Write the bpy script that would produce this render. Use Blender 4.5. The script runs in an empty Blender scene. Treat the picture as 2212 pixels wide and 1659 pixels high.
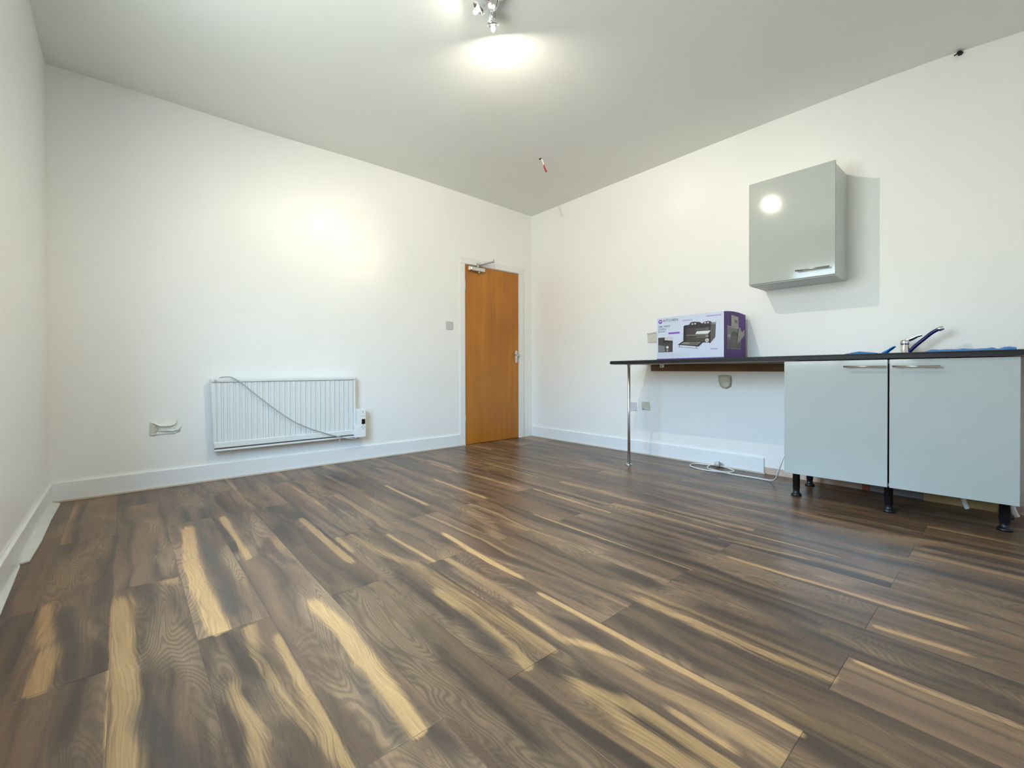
import bpy, bmesh, math, random
import numpy as np
from mathutils import Vector, Matrix
random.seed(7)
rng = np.random.RandomState(11)
COL = bpy.context.scene.collection
PI = math.pi

# ------------------------------------------------------------------ room measures (metres)
W = 4.2248          # width: left wall at x=-W, right wall at x=0
H = 2.772           # ceiling
YF = -4.75          # wall behind the camera

# ------------------------------------------------------------------ materials
MATS = {}
def lin(c):
    return tuple(((v/12.92) if v <= .04045 else ((v+.055)/1.055)**2.4) for v in c)
def rgb(r, g, b):
    return lin((r/255., g/255., b/255.)) + (1.0,)
def mat(name, col, rough=.5, metal=0., spec=.5, bump=0., bscale=60., var=0., vscale=6., coat=0.):
    if name in MATS: return MATS[name]
    m = bpy.data.materials.new(name); m.use_nodes = True
    nt = m.node_tree; b = nt.nodes['Principled BSDF']
    b.inputs['Base Color'].default_value = col
    b.inputs['Roughness'].default_value = rough
    b.inputs['Metallic'].default_value = metal
    b.inputs['Specular IOR Level'].default_value = spec
    b.inputs['Coat Weight'].default_value = coat
    b.inputs['Coat Roughness'].default_value = .08
    if bump or var:
        tc = nt.nodes.new('ShaderNodeTexCoord')
    if bump:
        n = nt.nodes.new('ShaderNodeTexNoise'); n.inputs['Scale'].default_value = bscale; n.inputs['Detail'].default_value = 4
        nt.links.new(tc.outputs['Object'], n.inputs['Vector'])
        bp = nt.nodes.new('ShaderNodeBump'); bp.inputs['Strength'].default_value = bump; bp.inputs['Distance'].default_value = .01
        nt.links.new(n.outputs['Fac'], bp.inputs['Height']); nt.links.new(bp.outputs['Normal'], b.inputs['Normal'])
    if var:
        n = nt.nodes.new('ShaderNodeTexNoise'); n.inputs['Scale'].default_value = vscale; n.inputs['Detail'].default_value = 5
        nt.links.new(tc.outputs['Object'], n.inputs['Vector'])
        r = nt.nodes.new('ShaderNodeMapRange'); r.inputs[3].default_value = 1-var; r.inputs[4].default_value = 1+var
        nt.links.new(n.outputs['Fac'], r.inputs[0])
        mx = nt.nodes.new('ShaderNodeMix'); mx.data_type = 'RGBA'; mx.blend_type = 'MULTIPLY'; mx.inputs[0].default_value = 1
        mx.inputs[6].default_value = col
        nt.links.new(r.outputs[0], mx.inputs[7]); nt.links.new(mx.outputs[2], b.inputs['Base Color'])
    MATS[name] = m
    return m
def emis(name, col, strength):
    m = bpy.data.materials.new(name); m.use_nodes = True
    b = m.node_tree.nodes['Principled BSDF']
    b.inputs['Base Color'].default_value = (.8, .8, .8, 1)
    b.inputs['Emission Color'].default_value = col; b.inputs['Emission Strength'].default_value = strength
    MATS[name] = m; return m

def paint(name, col, rough):
    """wall paint over hand-trowelled plaster"""
    m = bpy.data.materials.new(name); m.use_nodes = True
    nt = m.node_tree; L = nt.links; b = nt.nodes['Principled BSDF']
    b.inputs['Roughness'].default_value = rough; b.inputs['Base Color'].default_value = col
    tc = nt.nodes.new('ShaderNodeTexCoord')
    a = nt.nodes.new('ShaderNodeTexNoise'); a.inputs['Scale'].default_value = 2.2; a.inputs['Detail'].default_value = 3
    c = nt.nodes.new('ShaderNodeTexNoise'); c.inputs['Scale'].default_value = 90; c.inputs['Detail'].default_value = 3
    L.new(tc.outputs['Object'], a.inputs['Vector']); L.new(tc.outputs['Object'], c.inputs['Vector'])
    b1 = nt.nodes.new('ShaderNodeBump'); b1.inputs['Strength'].default_value = .35; b1.inputs['Distance'].default_value = .012
    b2 = nt.nodes.new('ShaderNodeBump'); b2.inputs['Strength'].default_value = .12; b2.inputs['Distance'].default_value = .002
    L.new(a.outputs['Fac'], b1.inputs['Height']); L.new(c.outputs['Fac'], b2.inputs['Height'])
    L.new(b1.outputs['Normal'], b2.inputs['Normal']); L.new(b2.outputs['Normal'], b.inputs['Normal'])
    r = nt.nodes.new('ShaderNodeMapRange'); r.inputs[3].default_value = .965; r.inputs[4].default_value = 1.02
    L.new(a.outputs['Fac'], r.inputs[0])
    mx = nt.nodes.new('ShaderNodeMix'); mx.data_type = 'RGBA'; mx.blend_type = 'MULTIPLY'; mx.inputs[0].default_value = 1
    mx.inputs[6].default_value = col; L.new(r.outputs[0], mx.inputs[7]); L.new(mx.outputs[2], b.inputs['Base Color'])
    MATS[name] = m; return m

paint('wall_paint', (.85, .85, .825, 1), .42)
paint('ceiling_paint', (.76, .77, .735, 1), .5)
mat('gloss_white', (.80, .82, .83, 1), .3, bump=.08, bscale=25)
mat('frame_white', (.80, .80, .77, 1), .35, bump=.06, bscale=40)
mat('radiator_white', (.73, .75, .74, 1), .26)
mat('plastic_white', (.80, .81, .80, 1), .35)
mat('plastic_grey', (.56, .55, .56, 1), .4)
mat('chrome', (.83, .82, .84, 1), .08, 1)
mat('satin_metal', (.66, .66, .66, 1), .28, 1)
mat('brushed_steel', (.5, .49, .48, 1), .3, 1)
mat('black_plastic', (.012, .012, .014, 1), .4)
mat('dark', (.01, .01, .01, 1), .7)
mat('cabinet_grey', (.43, .455, .43, 1), .08, coat=.0)
mat('cabinet_carcass', (.62, .64, .62, 1), .4)
mat('gap_dark', (.13, .12, .11, 1), .5)
mat('worktop_black', (.013, .013, .014, 1), .45, spec=.25, bump=.1, bscale=300, var=.5, vscale=90)
mat('chipboard', (.42, .34, .25, 1), .75, var=.25, vscale=120)
mat('cable_white', (.78, .78, .76, 1), .4)
mat('cable_grey', (.42, .44, .44, 1), .45)
mat('tape_white', (.74, .74, .70, 1), .6, bump=.3, bscale=70)
mat('tape_beige', (.60, .58, .47, 1), .65, bump=.3, bscale=70, var=.12, vscale=30)
mat('tape_sage', (.53, .53, .43, 1), .7, bump=.4, bscale=60, var=.15, vscale=40)
mat('socket_cream', (.60, .59, .50, 1), .5, var=.1, vscale=60)
mat('socket_lilac', (.60, .60, .66, 1), .4)
mat('blue_film', (.0, .17, .52, 1), .25, spec=.6)
mat('navy_film', (.004, .006, .10, 1), .22)
mat('red_tape', (.42, .03, .04, 1), .4)
mat('bare_plaster', (.58, .44, .36, 1), .9, bump=.5, bscale=40, var=.25, vscale=14)
mat('grey_block', (.30, .28, .30, 1), .9, bump=.5, bscale=50, var=.2, vscale=20)
mat('red_brick', (.36, .12, .07, 1), .9, bump=.5, bscale=50, var=.2, vscale=20)
mat('timber_yellow', (.52, .38, .17, 1), .7, var=.15, vscale=12)
mat('caulk', (.62, .55, .46, 1), .7, bump=.3, bscale=50)
mat('strip_white', (.68, .69, .66, 1), .5, bump=.5, bscale=30, var=.08, vscale=14)
mat('carton_purple', (.125, .042, .27, 1), .55, var=.1, vscale=30)
mat('carton_white', (.53, .57, .68, 1), .5)
mat('carton_edge', (.74, .72, .82, 1), .4)
mat('print_violet', (.22, .08, .45, 1), .4)
mat('print_lilac', (.36, .26, .58, 1), .4)
mat('print_grey', (.035, .035, .045, 1), .4)
mat('print_pale', (.46, .50, .58, 1), .4)
mat('print_black', (.022, .018, .016, 1), .35)
mat('print_brown', (.05, .04, .035, 1), .35)
mat('print_dim', (.11, .10, .085, 1), .35)
mat('print_mid', (.22, .21, .19, 1), .35)
mat('print_side', (.085, .075, .07, 1), .35)
mat('print_tray', (.62, .64, .62, 1), .35)
mat('print_light', (.50, .50, .52, 1), .35)
mat('print_glass', (.16, .17, .19, 1), .3)
mat('parcel_tape', (.45, .42, .38, 1), .25, var=.1, vscale=40)
mat('torn_card', (.52, .50, .43, 1), .8)
mat('screen_black', (.01, .006, .01, 1), .12)
m_ = bpy.data.materials.new('bulb_glow'); m_.use_nodes = True; nt = m_.node_tree; nt.nodes.clear()
o_ = nt.nodes.new('ShaderNodeOutputMaterial'); x_ = nt.nodes.new('ShaderNodeMixShader'); x_.inputs[0].default_value = .3
e_ = nt.nodes.new('ShaderNodeEmission'); e_.inputs[0].default_value = (1.0, .88, .66, 1); e_.inputs[1].default_value = 60
t_ = nt.nodes.new('ShaderNodeBsdfTransparent'); nt.links.new(t_.outputs[0], x_.inputs[1]); nt.links.new(e_.outputs[0], x_.inputs[2]); nt.links.new(x_.outputs[0], o_.inputs[0])
MATS['bulb_glow'] = m_     # clear halogen capsule with a glowing core

def wood(name, c1, c2, c3, axis, rough=.4, s=1.0, coat=0.):
    m = bpy.data.materials.new(name); m.use_nodes = True
    nt = m.node_tree; L = nt.links; b = nt.nodes['Principled BSDF']
    b.inputs['Roughness'].default_value = rough
    b.inputs['Coat Weight'].default_value = coat; b.inputs['Coat Roughness'].default_value = .15
    tc = nt.nodes.new('ShaderNodeTexCoord'); mp = nt.nodes.new('ShaderNodeMapping')
    sc = [14*s, 14*s, 14*s]; sc[axis] = 1.1*s; mp.inputs['Scale'].default_value = sc
    L.new(tc.outputs['Object'], mp.inputs['Vector'])
    n = nt.nodes.new('ShaderNodeTexNoise'); n.inputs['Scale'].default_value = 1.; n.inputs['Detail'].default_value = 6; n.inputs['Distortion'].default_value = .6
    L.new(mp.outputs[0], n.inputs['Vector'])
    n2 = nt.nodes.new('ShaderNodeTexNoise'); n2.inputs['Scale'].default_value = 2.0; n2.inputs['Detail'].default_value = 3
    L.new(tc.outputs['Object'], n2.inputs['Vector'])
    ad = nt.nodes.new('ShaderNodeMath'); ad.operation = 'MULTIPLY_ADD'; ad.inputs[1].default_value = .55
    L.new(n.outputs['Fac'], ad.inputs[0])
    h = nt.nodes.new('ShaderNodeMath'); h.operation = 'MULTIPLY'; h.inputs[1].default_value = .45
    L.new(n2.outputs['Fac'], h.inputs[0]); L.new(h.outputs[0], ad.inputs[2])
    cr = nt.nodes.new('ShaderNodeValToRGB')
    cr.color_ramp.elements[0].position = .32; cr.color_ramp.elements[0].color = c1
    cr.color_ramp.elements[1].position = .68; cr.color_ramp.elements[1].color = c3
    e = cr.color_ramp.elements.new(.5); e.color = c2
    L.new(ad.outputs[0], cr.inputs['Fac']); L.new(cr.outputs['Color'], b.inputs['Base Color'])
    MATS[name] = m; return m
wood('door_wood', (.33, .108, .006, 1), (.43, .152, .010, 1), (.52, .20, .018, 1), 2, .36, .7, .05)
wood('batten_wood', (.09, .05, .02, 1), (.15, .085, .033, 1), (.21, .13, .06, 1), 1, .75, 1.5)

# ------------------------------------------------------------------ mesh helpers
class MB:
    """collects shapes; build() links them as ONE mesh object"""
    def __init__(s): s.v = []; s.f = []; s.m = []; s.mats = []; s.sm = []
    def mi(s, name):
        if name not in s.mats: s.mats.append(name)
        return s.mats.index(name)
    def add(s, vs, fs, m, smooth=False):
        o = len(s.v); s.v += [tuple(v) for v in vs]; k = s.mi(m)
        for f in fs: s.f.append(tuple(i+o for i in f)); s.m.append(k); s.sm.append(smooth)
        return s
    def box(s, x0, x1, y0, y1, z0, z1, m, zs=0.):
        """zs: rise of z per metre of -y (a slightly sloping box)"""
        if x0 > x1: x0, x1 = x1, x0
        if y0 > y1: y0, y1 = y1, y0
        r = lambda y: -(y-y1)*zs
        vs = [(x, y, z+r(y)) for z in (z0, z1) for y in (y0, y1) for x in (x0, x1)]
        return s.add(vs, [(0, 2, 3, 1), (4, 5, 7, 6), (0, 1, 5, 4), (2, 6, 7, 3), (0, 4, 6, 2), (1, 3, 7, 5)], m)
    def prism(s, poly, mapf, d0, d1, m, smooth=False):
        """poly: 2-D outline; mapf(a,b,d) -> 3-D; extruded from d0 to d1"""
        n = len(poly)
        vs = [mapf(a, b, d0) for a, b in poly] + [mapf(a, b, d1) for a, b in poly]
        fs = [tuple(range(n)), tuple(range(2*n-1, n-1, -1))]
        s.add(vs, fs, m)
        o = len(s.v) - 2*n; k = s.mi(m)
        for i in range(n):
            j = (i+1) % n
            s.f.append((o+i, o+i+n, o+j+n, o+j)); s.m.append(k); s.sm.append(smooth)
        return s
    def flat(s, poly, mapf, d, m):
        return s.add([mapf(a, b, d) for a, b in poly], [tuple(range(len(poly)))], m)
    def rings(s, rings, m, cap=True, smooth=True):
        n = len(rings[0]); vs = [p for r in rings for p in r]; fs = []
        for k in range(len(rings)-1):
            for i in range(n):
                j = (i+1) % n
                fs.append((k*n+i, k*n+j, (k+1)*n+j, (k+1)*n+i))
        s.add(vs, fs, m, smooth)
        if cap:
            o = len(s.v)-len(vs); k = s.mi(m)
            s.f.append(tuple(o+i for i in range(n-1, -1, -1))); s.m.append(k); s.sm.append(False)
            o2 = o+(len(rings)-1)*n
            s.f.append(tuple(o2+i for i in range(n))); s.m.append(k); s.sm.append(False)
        return s
    def lathe(s, c, axis, prof, m, seg=24, cap=True, smooth=True):
        """prof: list of (distance along axis, radius) from point c"""
        a = Vector(axis).normalized(); u = a.orthogonal().normalized(); w = a.cross(u); c = Vector(c)
        return s.rings([[c + a*h + u*(r*math.cos(2*PI*i/seg)) + w*(r*math.sin(2*PI*i/seg)) for i in range(seg)] for h, r in prof], m, cap, smooth)
    def cyl(s, a, b, r, m, seg=20, smooth=True):
        a = Vector(a); b = Vector(b)
        return s.lathe(a, b-a, [(0, r), ((b-a).length, r)], m, seg, True, smooth)
    def tube(s, pts, r, m, seg=10, sub=6, flat=1.0):
        P = smooth_path(pts, sub); rr = r if callable(r) else (lambda t: r)
        rings = []; up = None
        for i, p in enumerate(P):
            t = (P[min(i+1, len(P)-1)] - P[max(i-1, 0)]).normalized()
            if up is None: up = t.orthogonal().normalized()
            up = (up - t*up.dot(t)).normalized(); w = t.cross(up)
            q = rr(i/(len(P)-1))
            rings.append([p + up*(q*math.cos(2*PI*k/seg)) + w*(q*flat*math.sin(2*PI*k/seg)) for k in range(seg)])
        return s.rings(rings, m)
    def build(s, name, parent=None, bevel=0, seg=2, loc=None):
        me = bpy.data.meshes.new(name)
        me.from_pydata(s.v, [], s.f)
        for n in s.mats: me.materials.append(MATS[n])
        me.polygons.foreach_set('material_index', s.m); me.polygons.foreach_set('use_smooth', s.sm)
        me.validate(); me.update()
        bm = bmesh.new(); bm.from_mesh(me); bmesh.ops.recalc_face_normals(bm, faces=bm.faces); bm.to_mesh(me); bm.free()
        o = bpy.data.objects.new(name, me); COL.objects.link(o)
        if parent is not None:
            o.parent = parent; o.matrix_parent_inverse = Matrix.Translation(-Vector(parent.location))
        if bevel:
            md = o.modifiers.new('bevel', 'BEVEL'); md.width = bevel; md.segments = seg; md.limit_method = 'ANGLE'; md.angle_limit = .6
            md.harden_normals = False
        return o
def smooth_path(pts, sub):
    P = [Vector(p) for p in pts]
    if sub <= 1 or len(P) < 3: return P
    out = []
    for i in range(len(P)-1):
        p0 = P[max(i-1, 0)]; p1 = P[i]; p2 = P[i+1]; p3 = P[min(i+2, len(P)-1)]
        for k in range(sub):
            t = k/sub
            out.append(.5*((2*p1) + (p2-p0)*t + (2*p0-5*p1+4*p2-p3)*t*t + (3*p1-p0-3*p2+p3)*t**3))
    out.append(P[-1]); return out
def thing(name, label, cat, loc, group=None):
    o = bpy.data.objects.new(name, None); COL.objects.link(o); o.location = loc; o.empty_display_size = .05
    tag(o, label, cat, group); return o
def tag(o, label, cat, group=None):
    o['label'] = label; o['category'] = cat
    if group: o['group'] = group
    return o
def struct(o, label=None, cat=None):
    o['kind'] = 'structure'
    if label: o['label'] = label
    if cat: o['category'] = cat
    return o

# ------------------------------------------------------------------ the setting
def ceil_z(x, y):
    # the old plaster ceiling is not quite level: it dips into the corners
    xs = [-4.6, -4.16, -3.6, -3.0, -2.2, -1.6, -1.0, -.3, .1]; zb = [2.772, 2.771, 2.773, 2.767, 2.783, 2.782, 2.770, 2.753, 2.746]
    ys = [-4.9, -4.05, -3.72, -3.4, -2.84, -2.3, -1.2, -.4, .1]; zr = [2.70, 2.749, 2.778, 2.787, 2.790, 2.786, 2.769, 2.755, 2.746]
    a = np.interp(x, xs, zb)-H; b = np.interp(y, ys, zr)-H
    ea = math.exp(-abs(y)/.7); eb = math.exp(-abs(x)/.7)
    return H + a*ea*(1-eb*.5) + b*eb*(1-ea*.5)
mb = MB(); nx, ny = 60, 60
for j in range(ny+1):
    for i in range(nx+1):
        x = -W-.05 + (W+.1)*i/nx; y = YF-.05 + (-YF+.1)*j/ny
        mb.v.append((x, y, ceil_z(x, y)))
k = mb.mi('ceiling_paint')
for j in range(ny):
    for i in range(nx):
        a = j*(nx+1)+i; mb.f.append((a, a+nx+1, a+nx+2, a+1)); mb.m.append(k); mb.sm.append(True)
o = mb.build('ceiling')
struct(o, 'plain pale grey plaster ceiling over the room', 'ceiling')

mb = MB(); mb.box(-W-.2, .15, YF-.15, .15, 2.86, 2.95, 'ceiling_paint'); struct(mb.build('ceiling_slab'), 'solid slab above the ceiling plaster', 'slab')
DX0, DX1, DZ = -1.03, -.218, 2.004     # door opening
mb = MB(); mb.box(-W-.15, DX0, 0, .15, -.02, 2.95, 'wall_paint'); mb.box(DX1, .15, 0, .15, -.02, 2.95, 'wall_paint'); mb.box(DX0, DX1, 0, .15, DZ, 2.95, 'wall_paint')
struct(mb.build('wall_back'), 'white painted wall with the brown door and the radiator', 'wall')
mb = MB(); mb.box(0, .15, YF-.15, 0, -.02, 2.95, 'wall_paint')
struct(mb.build('wall_right'), 'white painted wall behind the kitchen units', 'wall')
WY0, WY1, WZ0, WZ1 = -3.25, -1.75, .85, 2.35   # daylight window in the left wall, just out of the photograph
mb = MB(); x0, x1 = -W-.2, -W
mb.box(x0, x1, YF-.15, WY0, -.02, 2.95, 'wall_paint'); mb.box(x0, x1, WY1, 0, -.02, 2.95, 'wall_paint')
mb.box(x0, x1, WY0, WY1, -.02, WZ0, 'wall_paint'); mb.box(x0, x1, WY0, WY1, WZ1, 2.95, 'wall_paint')
struct(mb.build('wall_left'), 'white painted wall along the left edge of the room', 'wall')
mb = MB(); mb.box(-W-.15, .15, YF-.15, YF, -.02, 2.95, 'wall_paint')
struct(mb.build('wall_front'), 'white painted wall facing the brown door', 'wall')
mb = MB()
for a in ((WY0, WY0+.06, WZ0, WZ1), (WY1-.06, WY1, WZ0, WZ1), (WY0, WY1, WZ0, WZ0+.06), (WY0, WY1, WZ1-.06, WZ1), ((WY0+WY1)/2-.03, (WY0+WY1)/2+.03, WZ0, WZ1)):
    mb.box(-W-.14, -W-.08, a[0], a[1], a[2], a[3], 'frame_white')
wf = struct(mb.build('window_1'), 'white framed window letting daylight in beside the camera', 'window')
gm = bpy.data.materials.new('window_glass'); gm.use_nodes = True
nt = gm.node_tree; nt.nodes.clear(); out = nt.nodes.new('ShaderNodeOutputMaterial'); mx = nt.nodes.new('ShaderNodeMixShader')
tr = nt.nodes.new('ShaderNodeBsdfTransparent'); gl = nt.nodes.new('ShaderNodeBsdfGlossy'); gl.inputs['Roughness'].default_value = .02
mx.inputs[0].default_value = .06; nt.links.new(tr.outputs[0], mx.inputs[1]); nt.links.new(gl.outputs[0], mx.inputs[2]); nt.links.new(mx.outputs[0], out.inputs[0])
MATS['window_glass'] = gm
mb = MB(); mb.box(-W-.114, -W-.108, WY0+.05, WY1-.05, WZ0+.05, WZ1-.05, 'window_glass'); mb.build('pane', wf)

# ------------------------------------------------------------------ floor: laminate planks running towards the door wall
PW, PL = .204, 1.352
NU, NV = 20, 65
k0, k1 = -7, 16
xs = np.array([-3.083 + PW*(k + i/NU) for k in range(k0, k1) for i in range(NU)])
xs = xs[(xs > -W-.08) & (xs < .1)]
st = PL/NV
ys = -2.36 + st*np.arange(-125, 120); ys = ys[(ys > YF-.1) & (ys < .1)]
X, Y = np.meshgrid(xs, ys); nxv, nyv = len(xs), len(ys)
row = np.floor((X+3.083)/PW + 1e-6).astype(int)
STREAKS = [[0.05,1,[[-3.612,-1.168],[-3.646,-1.616],[-3.648,-1.889],[-3.638,-2.133],[-3.635,-2.365]]],[0.05,0.9,[[-3.708,-1.3],[-3.722,-1.782]]],[0.03,0.9,[[-3.446,-1.074],[-3.448,-1.764]]],[0.07,0.9,[[-3.881,-1.948],[-3.872,-2.304],[-3.868,-2.641],[-3.871,-2.789]]],[0.05,0.8,[[-4.031,-2.164],[-4.041,-2.332]]],[0.04,0.7,[[-4.078,-1.799],[-4.052,-2.035]]],[0.03,1,[[-3.115,-1.398],[-3.118,-2.081]]],[0.04,0.6,[[-3.562,-2.354],[-3.577,-2.562],[-3.558,-2.842],[-3.5,-3.13]]],[0.03,0.8,[[-3.5,-2.531],[-3.505,-2.855],[-3.5,-3.14]]],[0.05,1,[[-3.348,-2.417],[-3.331,-2.609],[-3.343,-2.866],[-3.35,-3.122]]],[0.06,0.55,[[-3.66,-2.711],[-3.633,-2.847],[-3.65,-2.946]]],[0.05,0.6,[[-3.003,-1.79],[-2.976,-2.133],[-2.901,-2.382]]],[0.018,0.9,[[-2.855,-1.932],[-2.843,-2.342]]],[0.075,0.6,[[-2.91,-2.374],[-2.92,-2.624],[-2.91,-2.77],[-2.904,-2.986],[-2.903,-3.12]]],[0.035,1,[[-2.97,-2.625],[-2.975,-2.844],[-2.993,-3.023],[-3.006,-3.128]]],[0.025,0.9,[[-2.635,-2.126],[-2.656,-2.415],[-2.66,-2.692]]],[0.03,0.7,[[-2.826,-2.892],[-2.837,-3.102],[-2.789,-3.211],[-2.769,-3.321]]],[0.022,1,[[-2.69,-2.875],[-2.69,-3.151],[-2.69,-3.307],[-2.69,-3.556],[-2.69,-3.713]]],[0.025,0.8,[[-2.072,-2.204],[-2.077,-2.524],[-2.076,-2.739],[-2.07,-2.907],[-2.072,-3.163],[-2.07,-3.331]]],[0.025,0.9,[[-1.83,-3.199],[-1.83,-3.433],[-1.82,-3.57],[-1.82,-3.747],[-1.81,-3.897]]],[0.045,0.7,[[-2.44,-3.163],[-2.44,-3.367],[-2.435,-3.558],[-2.421,-3.70]]],[0.025,0.8,[[-2.02,-3.72],[-2.01,-3.816],[-2.0,-3.911]]],[0.055,0.9,[[-2.95,-3.3],[-2.90,-3.433],[-2.90,-3.561],[-2.90,-3.658]]],[0.05,0.8,[[-2.948,-3.322],[-2.964,-3.458],[-2.953,-3.588]]],[0.025,0.7,[[-2.85,-3.495],[-2.852,-3.607]]],[0.025,0.6,[[-2.278,-3.721],[-2.29,-3.898],[-2.281,-4.049]]],[0.025,0.7,[[-1.641,-3.068],[-1.593,-3.398]]],[0.02,0.7,[[-1.453,-2.544],[-1.47,-2.976],[-1.469,-3.154],[-1.456,-3.493]]],[0.025,0.8,[[-2.44,-1.028],[-2.45,-1.595]]],[0.02,0.9,[[-2.08,-1.124],[-2.09,-1.725]]],[0.02,0.8,[[-1.802,-0.606],[-1.816,-1.018]]],[0.025,0.8,[[-3.063,-1.272],[-3.07,-1.992]]],[0.02,0.7,[[-2.822,-0.682],[-2.832,-1.018]]],[0.02,0.8,[[-1.698,-1.779],[-1.72,-2.443]]],[0.02,0.7,[[-1.422,-0.892],[-1.44,-1.589]]]]
DARKS = [[0.06,0.8,[[-3.563,-1.042],[-3.572,-1.629],[-3.58,-2.197]]],[0.08,0.7,[[-3.825,-2.672],[-3.77,-2.869]]],[0.05,0.6,[[-3.814,-1.275],[-3.788,-1.929]]],[0.06,0.6,[[-3.203,-2.139],[-3.153,-2.355]]],[0.06,0.6,[[-2.994,-2.79],[-3.019,-2.973]]],[0.05,0.5,[[-2.535,-3.301],[-2.565,-3.587]]],[0.06,0.5,[[-2.154,-3.364],[-2.23,-3.666]]],[0.06,0.7,[[-4.021,-1.888],[-3.974,-2.303]]],[0.05,0.5,[[-3.384,-2.869],[-3.387,-3.091]]]]
def field(lst):
    F = np.zeros_like(X)
    for w, s, pts in lst:
        pts = np.array(pts); mid = pts[len(pts)//2]
        r = int(math.floor((mid[0]+3.083)/PW))
        d = np.full(X.shape, 9.)
        for a, b in zip(pts[:-1], pts[1:]):
            ab = b-a; t = np.clip(((X-a[0])*ab[0]+(Y-a[1])*ab[1])/(ab@ab), 0, 1)
            dd = np.sqrt((X-a[0]-t*ab[0])**2 + ((Y-a[1]-t*ab[1])*.35)**2); d = np.minimum(d, dd)
        n_ = int(math.floor((mid[1]-(-2.36 if r % 2 else -2.36-37*st))/PL))
        d[(row != r) | (np.floor((Y-np.where(row % 2, -2.36, -2.36-37*st))/PL+1e-6).astype(int) != n_)] = 9.
        v = s*np.clip(1.25 - d/(w*.72), 0, 1)
        F = np.maximum(F, v)
    return F
SAP = field(STREAKS); DRK = field(DARKS)
fi, fj = np.meshgrid(np.arange(nxv-1), np.arange(nyv-1))
a = (fj*nxv+fi).ravel()
faces = np.stack([a, a+1, a+nxv+1, a+nxv], 1)
me = bpy.data.meshes.new('floor')
verts = np.stack([X.ravel(), Y.ravel(), np.zeros(X.size)], 1)
me.from_pydata(verts.tolist(), [], faces.tolist())
cx = (xs[:-1]+xs[1:])/2; cy = (ys[:-1]+ys[1:])/2; CX, CY = np.meshgrid(cx, cy)
frow = np.floor((CX+3.083)/PW).astype(int)
odd = (frow % 2) != 0                       # rows whose joints share y=-2.36; the others y=-3.13
y00 = np.where(odd, -2.36, -2.36-37*st)
fn = np.floor((CY-y00)/PL).astype(int)
pid = (frow+60)*100 + fn+50
def hsh(a, s): return np.modf(np.abs(np.sin(a*12.9898+s*78.233)*43758.5453))[0]
seed = hsh(pid.astype(float), 1.0)
X0 = -3.083+frow*PW; Y0 = y00+fn*PL
lx = faces[:, [0, 1, 2, 3]]
vx = verts[lx.ravel(), 0].reshape(-1, 4)-X0.ravel()[:, None]; vy = verts[lx.ravel(), 1].reshape(-1, 4)-Y0.ravel()[:, None]
uv = me.uv_layers.new(name='plank')
uv.data.foreach_set('uv', np.stack([vx, vy], 2).astype(np.float32).ravel())
at = me.attributes.new('seed', 'FLOAT', 'FACE'); at.data.foreach_set('value', seed.ravel().astype(np.float32))
at = me.attributes.new('sap', 'FLOAT', 'POINT'); at.data.foreach_set('value', SAP.ravel().astype(np.float32))
at = me.attributes.new('drk', 'FLOAT', 'POINT'); at.data.foreach_set('value', DRK.ravel().astype(np.float32))

fm = bpy.data.materials.new('walnut_laminate'); fm.use_nodes = True
nt = fm.node_tree; L = nt.links; B = nt.nodes['Principled BSDF']
def N(t, **kw):
    n = nt.nodes.new(t)
    for k_, v_ in kw.items(): setattr(n, k_, v_)
    return n
def val(x): return x
def setin(n, i, v):
    if hasattr(v, 'is_linked') or isinstance(v, bpy.types.NodeSocket): L.new(v, n.inputs[i])
    else: n.inputs[i].default_value = v
def M(op, a, b=None, c=None, clamp=False):
    n = N('ShaderNodeMath', operation=op); n.use_clamp = clamp
    setin(n, 0, a)
    if b is not None: setin(n, 1, b)
    if c is not None: setin(n, 2, c)
    return n.outputs[0]
def comb(x, y, z=0.):
    n = N('ShaderNodeCombineXYZ'); setin(n, 0, x); setin(n, 1, y); setin(n, 2, z); return n.outputs[0]
def noise(vec, scale=1., detail=3., dist=0., rough=.5):
    n = N('ShaderNodeTexNoise'); L.new(vec, n.inputs['Vector']); n.inputs['Scale'].default_value = scale
    n.inputs['Detail'].default_value = detail; n.inputs['Distortion'].default_value = dist; n.inputs['Roughness'].default_value = rough
    return n.outputs['Fac']
def sstep(x, a, b):
    n = N('ShaderNodeMapRange', interpolation_type='SMOOTHSTEP'); setin(n, 0, x); n.inputs[1].default_value = a; n.inputs[2].default_value = b
    return n.outputs[0]
def mixc(f, a, b):
    n = N('ShaderNodeMix', data_type='RGBA'); setin(n, 0, f); setin(n, 6, a); setin(n, 7, b); return n.outputs[2]
def attr(name): n = N('ShaderNodeAttribute', attribute_name=name); return n.outputs['Fac']
uvn = N('ShaderNodeUVMap', uv_map='plank'); sp = N('ShaderNodeSeparateXYZ'); L.new(uvn.outputs[0], sp.inputs[0])
u, v = sp.outputs[0], sp.outputs[1]
sd_, sap_, drk_ = attr('seed'), attr('sap'), attr('drk')
so = M('MULTIPLY', sd_, 91.)
su = M('ADD', u, so); sv = M('ADD', v, M('MULTIPLY', sd_, 37.))
# slow wander of the figure along the board
wob = noise(comb(M('MULTIPLY', su, 5.), M('MULTIPLY', sv, 1.6)), 1., 3., .4)
uw = M('ADD', su, M('MULTIPLY', M('SUBTRACT', wob, .5), .13))
band = noise(comb(M('MULTIPLY', uw, 17.), M('MULTIPLY', sv, .55)), 1., 3., .3)
blot = noise(comb(M('MULTIPLY', su, 6.), M('MULTIPLY', sv, 1.5), 4.), 1., 4., .6)
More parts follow.
